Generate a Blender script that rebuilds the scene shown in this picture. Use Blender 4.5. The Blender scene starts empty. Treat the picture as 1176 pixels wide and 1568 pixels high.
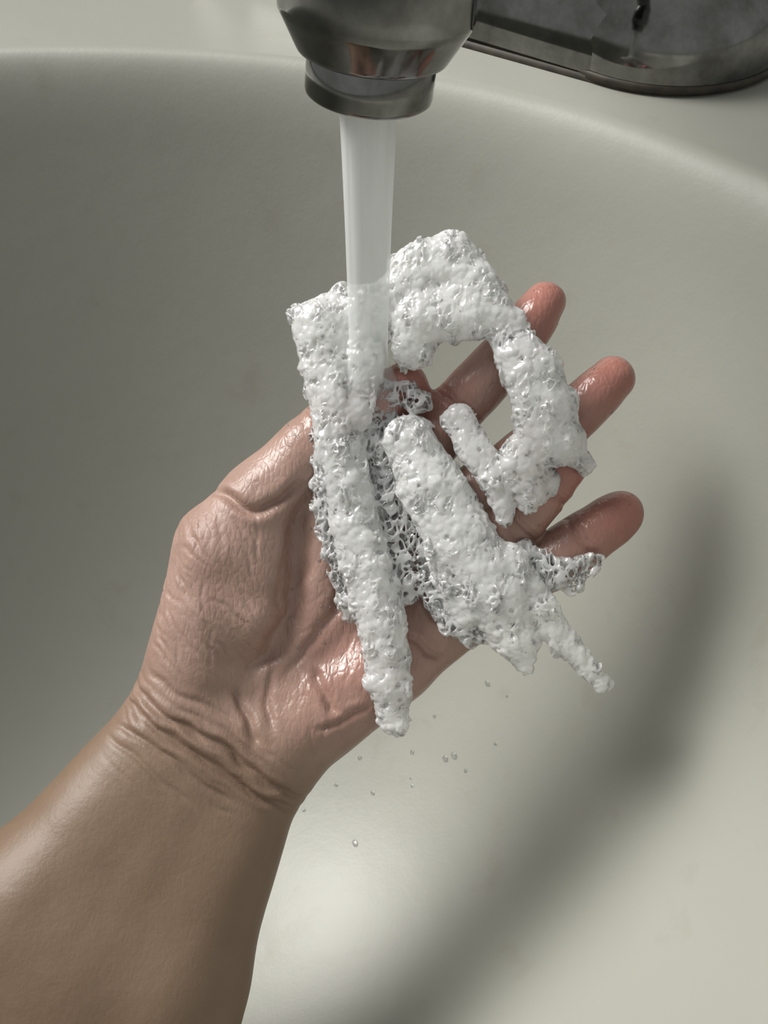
import bpy, math, numpy as np
from mathutils import Vector, Matrix
rng=np.random.default_rng(7)
S=0.0002143            # one modelling unit of the hand sketch, in metres
PITCH=math.radians(45)
sc=bpy.context.scene
sc.view_settings.view_transform='Standard'
sc.view_settings.look='None'

# ------------------------------------------------------------------ helpers
def link(o,parent=None):
    sc.collection.objects.link(o)
    if parent: o.parent=parent
    return o
def mesh_obj(name,V,F,mat=None,smooth=True,parent=None):
    me=bpy.data.meshes.new(name)
    V=np.asarray(V,dtype=np.float32)
    if isinstance(F,np.ndarray):
        n=len(F);k=F.shape[1]
        me.vertices.add(len(V)); me.vertices.foreach_set('co',V.ravel())
        me.loops.add(n*k); me.loops.foreach_set('vertex_index',F.astype(np.int32).ravel())
        me.polygons.add(n); me.polygons.foreach_set('loop_start',np.arange(0,n*k,k,dtype=np.int32))
        me.update(calc_edges=True); me.validate()
    else:
        me.from_pydata([tuple(v) for v in V],[],F); me.update()
    if smooth: me.polygons.foreach_set('use_smooth',[True]*len(me.polygons))
    if mat: me.materials.append(mat)
    o=bpy.data.objects.new(name,me)
    return link(o,parent)

def surface_nets(f,org,h):
    nx,ny,nz=f.shape
    s=f<0
    cnt=np.zeros((nx-1,ny-1,nz-1),np.int8)
    for a in (0,1):
        for b in (0,1):
            for d in (0,1):
                cnt+=s[a:nx-1+a,b:ny-1+b,d:nz-1+d]
    act=np.argwhere((cnt>0)&(cnt<8))
    idx=np.full(cnt.shape,-1,np.int32)
    idx[act[:,0],act[:,1],act[:,2]]=np.arange(len(act))
    cs=[(a,b,d) for a in (0,1) for b in (0,1) for d in (0,1)]
    vals={q:f[act[:,0]+q[0],act[:,1]+q[1],act[:,2]+q[2]] for q in cs}
    acc=np.zeros((len(act),3)); n=np.zeros(len(act))
    for q in cs:
        for ax in range(3):
            if q[ax]==0:
                r=list(q); r[ax]=1; r=tuple(r)
                va,vb=vals[q],vals[r]
                m=(va<0)!=(vb<0)
                t=np.where(m,va/np.where(m,va-vb,1),0)
                p=np.tile(np.array(q,float),(len(act),1)); p[:,ax]+=t
                acc[m]+=p[m]; n[m]+=1
    V=(act+acc/n[:,None])*h+np.array(org)
    quads=[]
    for ax in range(3):
        sl0=[slice(None)]*3; sl1=[slice(None)]*3
        sl0[ax]=slice(0,-1); sl1[ax]=slice(1,None)
        A=s[tuple(sl0)]; B=s[tuple(sl1)]
        e=np.argwhere(A!=B)
        o1,o2=[(1,2),(2,0),(0,1)][ax]
        ok=(e[:,o1]>0)&(e[:,o2]>0)&(e[:,o1]<f.shape[o1]-1)&(e[:,o2]<f.shape[o2]-1)
        e=e[ok]; inside=A[e[:,0],e[:,1],e[:,2]]
        def g(d1,d2):
            t=e.copy(); t[:,o1]+=d1; t[:,o2]+=d2
            return idx[t[:,0],t[:,1],t[:,2]]
        Q=np.stack([g(-1,-1),g(0,-1),g(0,0),g(-1,0)],1)
        Q[~inside]=Q[~inside][:,::-1]
        quads.append(Q)
    return V,np.concatenate(quads)

def vnormals(V,F):
    a,b,c,d=[V[F[:,i]] for i in range(4)]
    n=np.cross(c-a,d-b)
    N=np.zeros_like(V)
    for i in range(4):
        for k in range(3):
            N[:,k]+=np.bincount(F[:,i],n[:,k],len(V))
    return N/np.maximum(np.linalg.norm(N,axis=1),1e-9)[:,None]
def smooth(V,F,it=1,lam=.5):
    E=np.concatenate([F[:,[0,1]],F[:,[1,2]],F[:,[2,3]],F[:,[3,0]]])
    deg=np.bincount(E[:,0],minlength=len(V))+np.bincount(E[:,1],minlength=len(V))
    for _ in range(it):
        A=np.stack([np.bincount(E[:,0],V[E[:,1],k],len(V))+np.bincount(E[:,1],V[E[:,0],k],len(V)) for k in range(3)],1)
        V=V+lam*(A/np.maximum(deg,1)[:,None]-V)
    return V

class Grid:
    def __init__(s,lo,hi,h):
        s.lo=np.array(lo,float);s.h=h
        s.n=np.ceil((np.array(hi)-s.lo)/h).astype(int)+1
        s.ax=[(s.lo[i]+h*np.arange(s.n[i])).astype(np.float32) for i in range(3)]
    def new(s): return np.full(tuple(s.n),60,np.float32)
    def cone(s,f,a,b,ra,rb,k,sz=1.0,pad=62):
        a=np.array(a,float);b=np.array(b,float);R=max(ra,rb)+pad
        lo=np.minimum(a,b)-R;hi=np.maximum(a,b)+R
        i0=np.clip(((lo-s.lo)/s.h).astype(int),0,s.n-1);i1=np.clip(((hi-s.lo)/s.h).astype(int)+1,1,s.n)
        if np.any(i1<=i0): return
        x=s.ax[0][i0[0]:i1[0],None,None]-a[0];y=s.ax[1][None,i0[1]:i1[1],None]-a[1]
        z=(s.ax[2][None,None,i0[2]:i1[2]]-a[2])*sz
        d=b-a;d[2]*=sz;L=max((d*d).sum(),1e-6)
        t=np.clip((x*d[0]+y*d[1]+z*d[2])/L,0,1)
        D=np.sqrt((x-t*d[0])**2+(y-t*d[1])**2+(z-t*d[2])**2)-(ra+(rb-ra)*t)
        sl=(slice(i0[0],i1[0]),slice(i0[1],i1[1]),slice(i0[2],i1[2]))
        f[sl]=smin(f[sl],D.astype(np.float32),k)
def smin(a,b,k):
    h=np.maximum(k-np.abs(a-b),0)/k
    return np.minimum(a,b)-h*h*k*.25

def h3(ix,iy,iz,seed):
    n=(ix.astype(np.int64)*73856093)^(iy.astype(np.int64)*19349663)^(iz.astype(np.int64)*83492791)^(seed*2654435)
    n=(n^(n>>13))*1274126177; n&=0xFFFFFFFF; n=(n^(n>>16))*2246822519; n&=0xFFFFFFFF; n^=n>>13
    return n
def worley(P,cell,seed=1):
    Q=P/cell; C=np.floor(Q).astype(np.int64); Fr=Q-C
    F1=np.full(len(P),9.);F2=F1.copy();ID=np.zeros(len(P))
    for dx in (-1,0,1):
        for dy in (-1,0,1):
            for dz in (-1,0,1):
                n=h3(C[:,0]+dx,C[:,1]+dy,C[:,2]+dz,seed)
                px=(n&1023)/1023.+dx-Fr[:,0];py=((n>>10)&1023)/1023.+dy-Fr[:,1];pz=((n>>20)&1023)/1023.+dz-Fr[:,2]
                d=np.sqrt(px*px+py*py+pz*pz)
                m=d<F1
                F2=np.where(m,F1,np.minimum(F2,d)); ID=np.where(m,(n&4095)/4095.,ID); F1=np.where(m,d,F1)
    return F1*cell,F2*cell,ID
def wav(P,wl,seed,n=10):
    r=np.random.default_rng(seed);o=np.zeros(len(P))
    for _ in range(n):
        d=r.normal(size=3);d/=np.linalg.norm(d);o+=np.sin(P@(d*2*np.pi/(wl*r.uniform(.7,1.4)))+r.uniform(0,6.3))
    return o/math.sqrt(n/2)/1.6

# ------------------------------------------------------------------ materials
def mat(name):
    m=bpy.data.materials.new(name);m.use_nodes=True
    nt=m.node_tree;b=nt.nodes['Principled BSDF'];return m,nt,b
def N(nt,t,**k):
    n=nt.nodes.new(t)
    for a,v in k.items():
        if a in n.inputs.keys(): n.inputs[a].default_value=v
        else: setattr(n,a,v)
    return n
def noise(nt,scale,detail=3,rough=.5,vec=None):
    n=N(nt,'ShaderNodeTexNoise');n.inputs['Scale'].default_value=scale;n.inputs['Detail'].default_value=detail;n.inputs['Roughness'].default_value=rough
    if vec is None:
        tc=N(nt,'ShaderNodeTexCoord');vec=tc.outputs['Object']
    nt.links.new(vec,n.inputs['Vector']);return n
def ramp(nt,src,stops):
    r=N(nt,'ShaderNodeValToRGB');e=r.color_ramp.elements
    while len(e)<len(stops): e.new(.5)
    for i,(p,c) in enumerate(stops):
        e[i].position=p;e[i].color=(*c,1)
    nt.links.new(src,r.inputs[0]);return r
def mix(nt,f,a,b,mode='MIX'):
    m=N(nt,'ShaderNodeMix',data_type='RGBA',blend_type=mode)
    for s,v in ((0,f),(6,a),(7,b)):
        if hasattr(v,'links'): nt.links.new(v,m.inputs[s])
        else: m.inputs[s].default_value=v if s==0 else (*v,1)
    return m.outputs[2]
def bump(nt,b,srcs):
    prev=None
    for src,st,dist in srcs:
        bp=N(nt,'ShaderNodeBump');bp.inputs['Distance'].default_value=dist
        if hasattr(st,'links'): nt.links.new(st,bp.inputs['Strength'])
        else: bp.inputs['Strength'].default_value=st
        nt.links.new(src,bp.inputs['Height'])
        if prev: nt.links.new(prev,bp.inputs['Normal'])
        prev=bp.outputs[0]
    nt.links.new(prev,b.inputs['Normal'])

# skin
skin,nt,b=mat('skin')
at=N(nt,'ShaderNodeAttribute',attribute_name='tan');ar=N(nt,'ShaderNodeAttribute',attribute_name='red')
nz=noise(nt,70,5,.65)
palmc=mix(nt,nz.outputs['Fac'],(.255,.148,.115),(.43,.295,.25))
armc=mix(nt,nz.outputs['Fac'],(.165,.105,.068),(.215,.145,.098))  # forearm: tan skin, with some of its shade darkened into the colour
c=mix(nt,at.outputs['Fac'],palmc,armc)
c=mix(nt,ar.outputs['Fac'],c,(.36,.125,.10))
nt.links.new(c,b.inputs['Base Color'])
b.inputs['Subsurface Weight'].default_value=.1;b.inputs['Subsurface Radius'].default_value=(1,.35,.2);b.inputs['Subsurface Scale'].default_value=.003
wet=N(nt,'ShaderNodeAttribute',attribute_name='wet')
mr=N(nt,'ShaderNodeMapRange');nt.links.new(wet.outputs['Fac'],mr.inputs[0]);mr.inputs[3].default_value=.5;mr.inputs[4].default_value=.25
nt.links.new(mr.outputs[0],b.inputs['Roughness'])
tc=N(nt,'ShaderNodeTexCoord')
mp=N(nt,'ShaderNodeMapping');mp.inputs['Rotation'].default_value=(0,0,math.radians(-32));mp.inputs['Scale'].default_value=(1,.45,1)
nt.links.new(tc.outputs['Object'],mp.inputs[0])
vo=N(nt,'ShaderNodeTexVoronoi',feature='DISTANCE_TO_EDGE');vo.inputs['Scale'].default_value=520;nt.links.new(mp.outputs[0],vo.inputs['Vector'])
vr=ramp(nt,vo.outputs['Distance'],[(0,(0,0,0)),(.25,(1,1,1))])
sm=N(nt,'ShaderNodeMapRange');nt.links.new(at.outputs['Fac'],sm.inputs[0]);sm.inputs[3].default_value=.42;sm.inputs[4].default_value=.08
n2=noise(nt,1200,3,.6)
n3=noise(nt,220,4,.6)
bump(nt,b,[(n3.outputs['Fac'],.3,.0007),(vr.outputs[0],sm.outputs[0],.0002),(n2.outputs['Fac'],.3,.0002)])

# foam
foam,nt,b=mat('wet_white_foam')
b.inputs['Base Color'].default_value=(.99,.99,.98,1)
b.inputs['Subsurface Weight'].default_value=.75;b.inputs['Subsurface Radius'].default_value=(1,1,.95);b.inputs['Subsurface Scale'].default_value=.006
b.inputs['Roughness'].default_value=.1;b.inputs['IOR'].default_value=1.33
b.inputs['Transmission Weight'].default_value=.4
b.inputs['Coat Weight'].default_value=1;b.inputs['Coat Roughness'].default_value=.03
vo=N(nt,'ShaderNodeTexVoronoi');vo.inputs['Scale'].default_value=900;tc=N(nt,'ShaderNodeTexCoord');nt.links.new(tc.outputs['Object'],vo.inputs['Vector'])
n2=noise(nt,1100,3,.6)
bump(nt,b,[(vo.outputs['Distance'],-.6,.0006),(n2.outputs['Fac'],.4,.0004)])

# porcelain
porc,nt,b=mat('sink_porcelain')
n1=noise(nt,4,4,.55);n2=noise(nt,38,5,.6)
cc=mix(nt,n1.outputs['Fac'],(.275,.273,.238),(.35,.352,.318))
st=ramp(nt,n2.outputs['Fac'],[(.60,(0,0,0)),(.78,(1,1,1))])
ff=N(nt,'ShaderNodeMath',operation='MULTIPLY');nt.links.new(st.outputs[0],ff.inputs[0]);ff.inputs[1].default_value=.35
cc=mix(nt,ff.outputs[0],cc,(.24,.21,.165))
nt.links.new(cc,b.inputs['Base Color']);b.inputs['Roughness'].default_value=.42;b.inputs['Specular IOR Level'].default_value=.45
n3=noise(nt,700,2);n4=noise(nt,30,3)
bump(nt,b,[(n4.outputs['Fac'],.2,.002),(n3.outputs['Fac'],.2,.0002)])

# chrome
chrome,nt,b=mat('worn_chrome')
n1=noise(nt,60,5,.65)
r=ramp(nt,n1.outputs['Fac'],[(.35,(.25,.25,.243)),(.7,(.12,.117,.11))]);nt.links.new(r.outputs[0],b.inputs['Base Color'])
b.inputs['Metallic'].default_value=1
r2=ramp(nt,n1.outputs['Fac'],[(.3,(.05,.05,.05)),(.8,(.16,.16,.16))]);nt.links.new(r2.outputs[0],b.inputs['Roughness'])
dark,nt,b=mat('dark_gasket');n1=noise(nt,200,3)
r=ramp(nt,n1.outputs['Fac'],[(.3,(.015,.013,.01)),(.8,(.06,.045,.025))]);nt.links.new(r.outputs[0],b.inputs['Base Color']);b.inputs['Roughness'].default_value=.6

# aerated water
wat,nt,b=mat('aerated_water')
tc=N(nt,'ShaderNodeTexCoord');mp=N(nt,'ShaderNodeMapping');mp.inputs['Scale'].default_value=(1,1,.03);nt.links.new(tc.outputs['Object'],mp.inputs[0])
n1=noise(nt,260,2,.5,mp.outputs[0])
b.inputs['Base Color'].default_value=(.84,.86,.86,1);b.inputs['Roughness'].default_value=.35
b.inputs['Subsurface Weight'].default_value=.7;b.inputs['Subsurface Scale'].default_value=.006;b.inputs['Subsurface Radius'].default_value=(1,1,1)
mr=N(nt,'ShaderNodeMapRange');nt.links.new(n1.outputs['Fac'],mr.inputs[0]);mr.inputs[1].default_value=.3;mr.inputs[2].default_value=.7;mr.inputs[3].default_value=.42;mr.inputs[4].default_value=.64
fa_=N(nt,'ShaderNodeAttribute',attribute_name='milkiness')
mu=N(nt,'ShaderNodeMath',operation='MULTIPLY');nt.links.new(mr.outputs[0],mu.inputs[0]);nt.links.new(fa_.outputs['Fac'],mu.inputs[1])
nt.links.new(mu.outputs[0],b.inputs['Alpha'])
bump(nt,b,[(n1.outputs['Fac'],.12,.001)])
drop,nt,b=mat('clear_water')
b.inputs['Base Color'].default_value=(.97,.98,.98,1);b.inputs['Transmission Weight'].default_value=.95;b.inputs['Roughness'].default_value=.03;b.inputs['IOR'].default_value=1.33
wallm,nt,b=mat('wall_paint');n1=noise(nt,3,2)
r=ramp(nt,n1.outputs['Fac'],[(.3,(.08,.08,.075)),(.7,(.11,.11,.10))]);nt.links.new(r.outputs[0],b.inputs['Base Color'])

# ------------------------------------------------------------------ hand
g=Grid((-220,430,-150),(1010,1760,270),3.2)
f=g.new();K=30
def C(F,a,b,ra,rb,k=K,sz=1.0): g.cone(F,a,b,ra,rb,k,sz)
C(f,(330,1080,-12),(590,752,-8),62,51)
C(f,(350,1110,-18),(655,812,-12),60,49)
C(f,(380,1130,-18),(700,878,-12),60,48)
C(f,(435,1150,-12),(715,938,-8),60,47)
C(f,(302,1015,5),(345,855,12),78,78)
C(f,(385,930,22),(400,850,20),58,52)
C(f,(350,835,10),(398,768,8),72,57)
C(f,(440,1125,8),(600,1015,6),66,56)
C(f,(592,778,12),(700,925,12),42,40)
C(f,(285,1090,-5),(410,1155,-10),74,70)
C(f,(425,830,-5),(540,740,-5),50,46)
def Q(u,v,z,r):
    k=(1680-z)/1680; return ((588+(u-588)*k,784+(v-784)*k,z),r*k)
for pts in ([(272,1100,0,74),(60,1400,45,128),(-80,1640,75,150)],
            [(405,1160,-6,68),(240,1505,45,131),(178,1700,70,142)],
            [(335,1130,-2,74),(137,1465,42,138),(32,1680,70,150)]):
    for p,q in zip(pts[:-1],pts[1:]):
        a,ra=Q(*p);b_,rb=Q(*q);C(f,a,b_,ra,rb,45)
fing={'index':[(605,738,0,45),(700,628,22,42),(775,545,34,38),(829,471,38,33)],
'middle':[(668,802,0,45),(772,722,16,42),(858,655,26,39),(932,584,30,35)],
'ring':[(712,868,0,43),(785,800,26,41),(828,748,48,37),(856,708,60,33)],
'little':[(738,938,-4,42),(820,872,10,42),(885,828,20,41),(945,787,24,36)],
'thumb':[(398,768,8,56),(505,660,18,47),(618,596,38,38)]}
ff=g.new()
for nme,J in fing.items():
    t=g.new()
    for i in range(len(J)-1):
        a,b_=J[i],J[i+1]
        C(t,a[:3],b_[:3],a[3]-3,b_[3]-1,10)
        q0=[a[k]*.68+b_[k]*.32 for k in range(3)];q1=[a[k]*.32+b_[k]*.68 for k in range(3)]
        rr=(a[3]+b_[3])/2
        C(t,(q0[0],q0[1],q0[2]+8),(q1[0],q1[1],q1[2]+8),rr-1.5,rr-2,16)
    if nme=='thumb': f=smin(f,t,34)
    else: ff=smin(ff,t,5)
f=smin(f,ff,26)
f[0]=f[-1]=9;f[:,0]=f[:,-1]=9;f[:,:,0]=f[:,:,-1]=9
V,F=surface_nets(f,g.lo,g.h)
del f,ff,t
V=smooth(V,F,2)
Nn=vnormals(V,F)
def pdist(V,pts):
    P=np.array(pts,float);best=np.full(len(V),1e9);tt=np.zeros(len(V));L=0
    seg=np.linalg.norm(np.diff(P,axis=0),axis=1);tot=seg.sum()
    for i in range(len(P)-1):
        a,b=P[i],P[i+1];d=b-a
        t=np.clip(((V[:,:2]-a)@d)/(d@d),0,1)
        D=np.linalg.norm(V[:,:2]-a-t[:,None]*d,axis=1)
        m=D<best;best[m]=D[m];tt[m]=(L+t[m]*seg[i])/tot;L+=seg[i]
    return best,tt
def curve(pts,n=5):
    P=[np.array(p,float) for p in pts];P=[2*P[0]-P[1]]+P+[2*P[-1]-P[-2]];o=[]
    for i in range(1,len(P)-2):
        for k in range(n):
            t=k/n;a,b,c,d=P[i-1:i+3]
            o.append(.5*((2*b)+(-a+c)*t+(2*a-5*b+4*c-d)*t*t+(-a+3*b-3*c+d)*t**3))
    o.append(P[-2]);return o
disp=np.zeros(len(V))
front=np.clip(Nn[:,2]*2.5+.2,0,1)
warp=np.stack([wav(V,40,5),wav(V,40,6)],1)*2.2
Vw=V.copy();Vw[:,:2]+=warp
fsel=np.where(front>0)[0];Vf=Vw[fsel]
def crease(pts,w,dep):
    c_=np.array(curve(pts));lo=c_.min(0)-6*w;hi=c_.max(0)+6*w
    m=(Vf[:,0]>lo[0])&(Vf[:,0]<hi[0])&(Vf[:,1]>lo[1])&(Vf[:,1]<hi[1])
    if not m.any(): return
    ix=fsel[m];D,t=pdist(Vf[m],c_)
    e=np.clip(np.minimum(t,1-t)*6,.0,1)*front[ix]
    disp[ix]+=(-dep*np.exp(-(D/w)**2)+dep*.3*np.exp(-((D-2.2*w)/(1.4*w))**2))*e
crease([(325,748),(365,765),(395,782),(430,768),(472,738)],7,10)
crease([(478,745),(462,800),(458,870),(452,930),(425,985),(375,1035)],16,14)
crease([(455,800),(430,900),(440,960)],5,2)
crease([(590,700),(560,790),(530,900),(470,990),(420,1050)],8,5)
crease([(600,860),(660,930),(700,975)],7,5)
crease([(480,1015),(500,1050),(520,1085)],6,6)
crease([(365,1040),(385,1085),(405,1130)],6,6)
crease([(430,1010),(415,1060),(425,1110)],5,4)
crease([(485,1105),(520,1095),(570,1065)],5,5)
crease([(600,960),(640,980),(680,1010)],5,5)
crease([(560,1020),(590,1050),(610,1080)],5,4)
wr=[[(205,1030),(250,1070),(300,1098),(345,1118),(395,1160),(440,1195),(480,1222)],
[(195,1060),(245,1090),(290,1120),(340,1150),(385,1185),(430,1215),(470,1240)],
[(210,1045),(260,1085),(310,1130),(350,1165)],
[(180,1092),(230,1110),(290,1150),(335,1185),(380,1215)],
[(170,1110),(220,1135),(270,1175),(320,1215)],
[(300,1075),(350,1100),(400,1140),(450,1190)],
[(230,1010),(275,1045),(330,1068),(375,1100)]]
for i,wpt in enumerate(wr): crease(wpt,[5,5,4,4,4,4,4][i],[7,6.5,3,3.5,2.5,2.5,2.5][i])
for i in range(70):
    x0=rng.uniform(255,420);y0=rng.uniform(790,1010)
    an=math.radians(rng.normal(62,16));L=rng.uniform(15,45)
    d=np.array([math.cos(an),math.sin(an)])*L
    crease([(x0-d[0],y0-d[1]),(x0+rng.normal(0,3),y0),(x0+d[0],y0+d[1])],2.6,rng.uniform(.5,1.5))
for i in range(50):
    x0=rng.uniform(200,450);y0=1040+(x0-200)*.62+rng.normal(15,40)
    an=math.radians(rng.normal(38,9));L=rng.uniform(20,50);d=np.array([math.cos(an),math.sin(an)])*L
    crease([(x0-d[0],y0-d[1]),(x0+rng.normal(0,4),y0),(x0+d[0],y0+d[1])],2.6,rng.uniform(.5,1.3))
for i in range(35):
    x0=rng.uniform(440,660);y0=rng.uniform(880,1120)
    an=math.radians(rng.normal(100,25));L=rng.uniform(15,40);d=np.array([math.cos(an),math.sin(an)])*L
    crease([(x0-d[0],y0-d[1]),(x0+rng.normal(0,4),y0),(x0+d[0],y0+d[1])],2.6,rng.uniform(.4,1.2))
for nme,J in fing.items():
    for i in range(1,len(J)-1 ):
        p=np.array(J[i][:2]);d=np.array(J[i+1][:2])-np.array(J[i-1][:2]);d=d/np.linalg.norm(d);q=np.array([-d[1],d[0]])
        for off,w,dp in ((0,4.5,4.5),(9,3,2)):
            c_=p+d*off
            crease([c_-q*52,c_-d*5,c_+q*52],w,dp)
disp+=wav(V,75,11)*1.3*np.clip(1-(V[:,1]-1050)/200,0.2,1)
V=V+Nn*disp[:,None]
tan_shade=1/(1+np.exp(-((V[:,1]-1070)+(300-V[:,0])*.45)/45))  # blend from palm to forearm colour, its tan and painted-in shade
red=np.zeros(len(V))
for nme,J in fing.items():
    tip=np.array(J[-1][:2]);D=np.linalg.norm(V[:,:2]-tip,axis=1)
    red=np.maximum(red,np.exp(-(D/95)**2)*.7)
red=np.maximum(red,.3*np.clip(1-np.hypot(V[:,0]-560,V[:,1]-1000)/180,0,1))
wetv=np.clip((V[:,0]-330)/160,0,1)*np.clip((1200-V[:,1])/120,0,1)
def to_local(V):
    return np.stack([(V[:,0]-588)*S,(784-V[:,1])*S,V[:,2]*S],1)
rot=(PITCH,0,0)
R=np.array(Matrix.Rotation(PITCH,3,'X'))
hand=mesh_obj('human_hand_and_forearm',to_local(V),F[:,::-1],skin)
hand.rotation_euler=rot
for nme,arr in (('tan',tan_shade),('red',red),('wet',wetv)):
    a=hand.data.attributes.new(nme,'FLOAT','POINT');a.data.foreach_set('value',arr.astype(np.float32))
HV,HN=V,Nn

# ------------------------------------------------------------------ foam
fg=Grid((435,350,15),(935,1140,165),1.55)
fb=fg.new()
PS=.955;DR=-1
def A(F,pts,k=8,sz=1.75,dz=0,dr=DR):
    for p,q in zip(pts[:-1],pts[1:]):
        a=(588+(p[0]-588)*PS,784+(p[1]-784)*PS,p[2]+dz);b=(588+(q[0]-588)*PS,784+(q[1]-784)*PS,q[2]+dz)
        fg.cone(F,a,b,p[3]+dr,q[3]+dr,k,sz,pad=40)
A(fb,[(490,500,78,42),(508,600,80,35),(526,720,80,36),(556,850,78,37),(584,950,76,36),(596,1050,74,31),(602,1105,68,22)])
A(fb,[(500,500,86,14),(518,620,90,13),(535,730,90,13),(570,860,88,14),(594,1000,84,12)],sz=1.2)
A(fb,[(520,485,78,30),(560,470,84,26),(600,460,88,30),(640,420,90,38)])
A(fb,[(455,478,74,14),(480,490,76,22)])
A(fb,[(500,465,76,16),(525,452,76,14)])
A(fb,[(640,420,90,42),(688,402,90,40),(725,455,95,42),(770,505,100,30)])
A(fb,[(645,490,90,44),(632,535,88,32)]);A(fb,[(650,480,90,44),(720,480,95,44)])
A(fb,[(570,480,85,30),(560,560,85,26),(540,640,82,26)])
A(fb,[(775,515,100,30),(812,580,110,42),(830,640,112,45),(848,675,112,34),(896,714,100,12)])
A(fb,[(825,655,112,34),(798,705,105,32),(812,755,95,22),(806,775,92,14)])
A(fb,[(795,715,100,24),(838,738,96,15)])
A(fb,[(703,640,82,22),(722,685,88,25),(758,735,95,24),(772,785,88,16)]);A(fb,[(760,735,95,22),(805,720,100,26)])
A(fb,[(625,675,82,38),(658,740,86,46),(706,830,86,50),(757,905,84,50),(792,975,78,36),(802,1008,74,20)])
A(fb,[(632,690,92,12),(686,800,96,14),(750,930,92,12)],sz=1.2)
A(fb,[(690,860,82,34),(715,930,76,30)])
A(fb,[(775,860,84,30),(826,930,80,26),(864,985,74,20),(900,1025,68,14),(922,1046,64,15)])
fl=fg.new()
A(fl,[(560,596,74,20),(640,612,74,22)],sz=2)
A(fl,[(565,640,66,46),(585,760,66,42),(615,890,66,40)],sz=3.0)
A(fl,[(650,860,66,46),(715,950,72,42)],sz=3.0)
A(fl,[(805,850,68,24),(845,880,72,28),(880,892,70,22)],sz=2.6)
A(fl,[(845,880,72,22),(905,868,70,20)],sz=2.6)
A(fl,[(500,660,66,26),(505,780,66,30),(540,930,62,26)],sz=2.2)
X,Y,Z=np.meshgrid(*fg.ax,indexing='ij')
band=np.abs(fb)<19
bl=(np.abs(fl)<14)&(fb>-19)
m=band|bl
P=np.stack([X[m],Y[m],Z[m]],1).astype(float);del X,Y,Z
base=fb[m].astype(float);lace=fl[m].astype(float)
lo=wav(P,58,3);lo2=wav(P,26,4);lo3=wav(P,34,14)
Pw=P+np.stack([lo2,lo3,wav(P,22,15)],1)*2.0
F1,F2,ID=worley(Pw,10.5,3)
G1,G2,GI=worley(Pw,15,9)
rb=F1/10.5
v=base+3.0*lo+1.6*lo2+ (rb*rb*9-2.8)*(.5+.6*ID)
pore=np.where(GI>.55,(2.0+3.6*GI)-G1,-9)
v=np.maximum(v,pore*.9)
Pq=P+np.stack([wav(P,30,41),wav(P,30,42),wav(P,30,43)],1)*5
L1,L2,LI=worley(Pq*np.array([1,.6,1]),10,21)
web=np.maximum(lace+4*lo2+3*lo,(L2-L1)-1.5-.5*lo3)
fr=np.maximum(base-1-8*np.clip(lo3-.2,0,1),(L2-L1)-1.5)
v=np.minimum(np.minimum(v,web),fr)
out=np.where(fb<0,-9,9).astype(np.float32)
out[m]=v
del fb,fl
out[0]=out[-1]=9;out[:,0]=out[:,-1]=9;out[:,:,0]=out[:,:,-1]=9
V2,F_=surface_nets(out,fg.lo,fg.h)
V2=smooth(V2,F_,1,.3)
fo=mesh_obj('porous_foam_strips',to_local(V2),F_[:,::-1],foam);fo.rotation_euler=rot
print('HAND',len(V),'FOAM',len(V2))

# ------------------------------------------------------------------ sink
cx,cy,ax_,by=-.12,-.07,.30,.245
ZD=.08;ZB=-.185
def zprof(r):
    r=np.asarray(r,float)
    soft=.026
    z2=ZB+(ZD-ZB+.005)*(r/.985)**2.8
    h=np.clip(soft-np.abs(z2-ZD),0,None)/soft
    return np.where(r>1.2,ZD,np.minimum(z2,ZD)-h*h*soft*.25)
ntn=200
rs=np.concatenate([np.linspace(0.004,.8,50),np.linspace(.81,1.1,46),np.linspace(1.12,1.9,14),[2.3,3.3]])
VV=[(cx,cy,ZB)];FF=[]
for r_ in rs:
    for k in range(ntn):
        th=2*math.pi*k/ntn
        VV.append((cx+r_*ax_*math.cos(th),cy+r_*by*math.sin(th),float(zprof(r_))))
for k in range(ntn): FF.append((0,1+k,1+(k+1)%ntn))
for i in range(len(rs)-1):
    for k in range(ntn):
        a=1+i*ntn+k;b_=1+i*ntn+(k+1)%ntn
        FF.append((a,a+ntn,b_+ntn,b_))
sink=mesh_obj('bathroom_sink',VV,FF,porc)
so=sink.modifiers.new('s','SOLIDIFY');so.thickness=.008;so.offset=-1

# ------------------------------------------------------------------ faucet
fa=bpy.data.objects.new('faucet',None);link(fa);fa.location=(.03,.235,ZD)
bpy.context.view_layer.update()
def lathe(name,prof,loc,mat_,n=96,tilt=(0,0,0),parent=fa):
    V=[];F=[]
    for r_,z_ in prof:
        for k in range(n):
            t=2*math.pi*k/n;V.append((r_*math.cos(t),r_*math.sin(t),z_))
    for i in range(len(prof)-1):
        for k in range(n):
            a=i*n+k;b_=i*n+(k+1)%n;F.append((a,b_,b_+n,a+n))
    o=mesh_obj(name,V,F,mat_,parent=parent)
    o.location=Vector(loc)-fa.location;o.rotation_euler=tilt
    return o
O=(-.004,.020,.131)
tilt=(math.radians(-4),math.radians(6),0)
lathe('aerator_collar',[(.0118,.006),(.0120,.0008),(.0126,0),(.0156,0),(.0163,.0006),(.0165,.0015),(.0165,.0105),(.016,.0112),(.0158,.013)],O,chrome,tilt=tilt)
lathe('aerator_screen',[(0.0001,.004),(.012,.004)],O,dark,tilt=tilt)
lathe('spout_head',[(.0150,.0112),(.0185,.0108),(.0192,.0112),(.0198,.0122),(.0238,.0195),(.0243,.0205),(.0245,.022),(.0238,.035),(.0225,.050),(.021,.062)],O,chrome,tilt=tilt)
cu=bpy.data.curves.new('spout_arm','CURVE');cu.dimensions='3D';cu.bevel_depth=.0195;cu.bevel_resolution=10;cu.use_fill_caps=True
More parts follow.
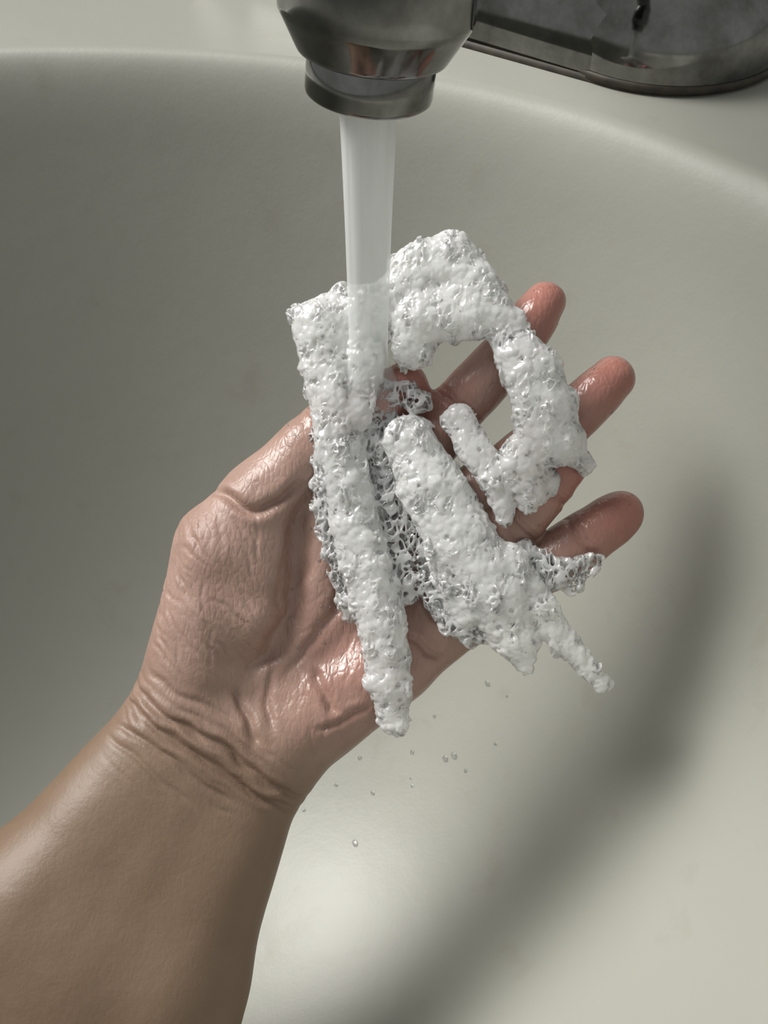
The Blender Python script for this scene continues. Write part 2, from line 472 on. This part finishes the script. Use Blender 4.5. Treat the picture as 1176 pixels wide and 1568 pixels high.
sp=cu.splines.new('BEZIER');pts=[(-.0,.018,.187),(.006,.07,.228),(.022,.16,.228),(.03,.225,.17),(.03,.235,.10)]
sp.bezier_points.add(len(pts)-1)
for bpnt,p in zip(sp.bezier_points,pts):
    bpnt.co=Vector(p)-fa.location;bpnt.handle_left_type=bpnt.handle_right_type='AUTO'
cu.materials.append(chrome);link(bpy.data.objects.new('spout_arm',cu),fa)
def stadium(name,p,q,prof,mat_):
    p=Vector(p);q=Vector(q);d=(q-p).normalized();an=math.atan2(d.y,d.x);V=[];F=[];n=64
    for r_,z_ in prof:
        for k in range(n):
            t=an-math.pi/2+math.pi*2*k/n
            c_=q if k<n//2 else p
            V.append((c_.x+r_*math.cos(t)-fa.location.x,c_.y+r_*math.sin(t)-fa.location.y,z_))
    for i in range(len(prof)-1):
        for k in range(n):
            a=i*n+k;b_=i*n+(k+1)%n;F.append((a,b_,b_+n,a+n))
    F.append(tuple((len(prof)-1)*n+k for k in range(n)))
    return mesh_obj(name,V,F,mat_,parent=fa)
stadium('base_gasket',(.107,.179),(-.05,.290),[(.0462,0),(.0462,.0022),(.044,.0026)],dark)
stadium('escutcheon',(.104,.179),(-.047,.289),[(.0435,.0022),(.0440,.003),(.0435,.012),(.041,.024),(.037,.030),(.030,.033),(.02,.034)],chrome)
for nm,c_ in (('handle_base_right',(.108,.178,ZD)),('handle_base_left',(-.051,.289,ZD))):
    lathe(nm,[(.0453,.0022),(.0460,.004),(.0455,.014),(.042,.027),(.036,.037),(.027,.044),(.018,.047),(.017,.060),(.0165,.068),(.012,.072),(.0001,.073)],c_,chrome)
    lathe(nm+'_seam',[(.0462,.001),(.0468,.0015),(.0468,.0035),(.0460,.004)],c_,dark)

# ------------------------------------------------------------------ water
def ring_mesh(name,rows,mat_,n=48):
    V=[];F=[];den=[]
    for (x,y,z,rx,ry,ph,dn) in rows:
        for k in range(n):
            t=2*math.pi*k/n;w=1+.05*math.sin(3*t+ph)+.03*math.sin(5*t-ph*1.7)
            V.append((x+rx*w*math.cos(t),y+ry*w*math.sin(t),z));den.append(dn)
    for i in range(len(rows)-1):
        for k in range(n):
            a=i*n+k;b_=i*n+(k+1)%n;F.append((a,a+n,b_+n,b_))
    o=mesh_obj(name,V,F,mat_)
    a=o.data.attributes.new('milkiness','FLOAT','POINT');a.data.foreach_set('value',np.array(den,np.float32));return o
rows=[]
for i in range(60):
    t=i/59;z=.1335+(.034-.1335)*t
    rr=.0078-.0022*t**.6
    if t>.8: rr+=.0075*((t-.8)/.2)**2.2
    rows.append((-.004-.0012*t,.0195,z,rr,rr*.9,t*2,1-.88*max(0,(t-.68)/.32)**1.2))
ring_mesh('water_stream',rows,wat)

def blobs(name,pts,mat_):
    import bmesh
    bm=bmesh.new()
    for (p,n,r_,fl_) in pts:
        n=Vector(n).normalized();q=n.to_track_quat('Z','Y').to_matrix().to_4x4()
        M=Matrix.Translation(Vector(p))@q@Matrix.Diagonal((r_*(1+.4*rng.random()),r_,r_*fl_,1))
        bmesh.ops.create_icosphere(bm,subdivisions=2,radius=1,matrix=M)
    me=bpy.data.meshes.new(name);bm.to_mesh(me);bm.free()
    me.polygons.foreach_set('use_smooth',[True]*len(me.polygons));me.materials.append(mat_)
    return link(bpy.data.objects.new(name,me))
pts=[]
W=(R@to_local(HV).T).T;WN=(R@(HN*np.array([1,-1,1])).T).T
sel=np.where((HN[:,2]>.3)&(HV[:,0]>440)&(HV[:,0]<560)&(HV[:,1]>600)&(HV[:,1]<1000))[0]
for i in rng.choice(sel,50): pts.append((W[i],WN[i],rng.uniform(.0003,.0006),.5))
sel=np.where((HN[:,2]>.2)&(HV[:,0]>780)&(HV[:,1]<900))[0]
for i in rng.choice(sel,30): pts.append((W[i],WN[i],rng.uniform(.0003,.0007),.5))
blobs('water_beads_on_skin',pts,drop)
pts=[]
def basin_pt(x,y):
    def zf(x,y): return float(zprof(math.hypot((x-cx)/ax_,(y-cy)/by)))
    e=1e-3;z=zf(x,y);return (x,y,z),(-(zf(x+e,y)-z)/e,-(zf(x,y+e)-z)/e,1)
def add_b(n,xc,yc,sx,sy,r0,r1):
    for _ in range(n):
        p,nn=basin_pt(rng.normal(xc,sx),rng.normal(yc,sy));pts.append((p,nn,rng.uniform(r0,r1),.12))
add_b(20,.01,.0,.03,.015,.0005,.0014)
blobs('water_droplets',pts,drop)

# ------------------------------------------------------------------ room
def box(name,lo,hi,m_):
    x0,y0,z0=lo;x1,y1,z1=hi
    V=[(x,y,z) for x in (x0,x1) for y in (y0,y1) for z in (z0,z1)]
    return mesh_obj(name,V,[(0,1,3,2),(4,6,7,5),(0,4,5,1),(2,3,7,6),(0,2,6,4),(1,5,7,3)],m_,smooth=False)
box('wall_back',(-1.1,.76,-.9),(1.1,.82,1.5),wallm)

# ------------------------------------------------------------------ lights
def area(name,loc,tgt,sx,sy,P,col,spread=180):
    l=bpy.data.lights.new(name,'AREA');l.shape='RECTANGLE';l.size=sx;l.size_y=sy;l.energy=P;l.color=col;l.spread=math.radians(spread)
    o=bpy.data.objects.new(name,l);link(o);o.location=loc
    o.rotation_euler=(Vector(tgt)-Vector(loc)).to_track_quat('-Z','Y').to_euler();return o
area('window_light',(-.66,.42,.95),(.16,.08,0),1.0,.9,4.8,(1,.985,.945),42)
w=bpy.data.worlds.new('w');sc.world=w;w.use_nodes=True
w.node_tree.nodes['Background'].inputs[0].default_value=(.84,.86,.82,1);w.node_tree.nodes['Background'].inputs[1].default_value=.44

cam=bpy.data.cameras.new('camera');co=bpy.data.objects.new('camera',cam);link(co)
co.location=(0,-.36*math.cos(PITCH),.36*math.sin(PITCH));co.rotation_euler=(math.pi/2-PITCH,0,0)
cam.sensor_fit='VERTICAL';cam.sensor_height=24;cam.lens=12/(784*S/.36);cam.clip_start=.01
sc.camera=co
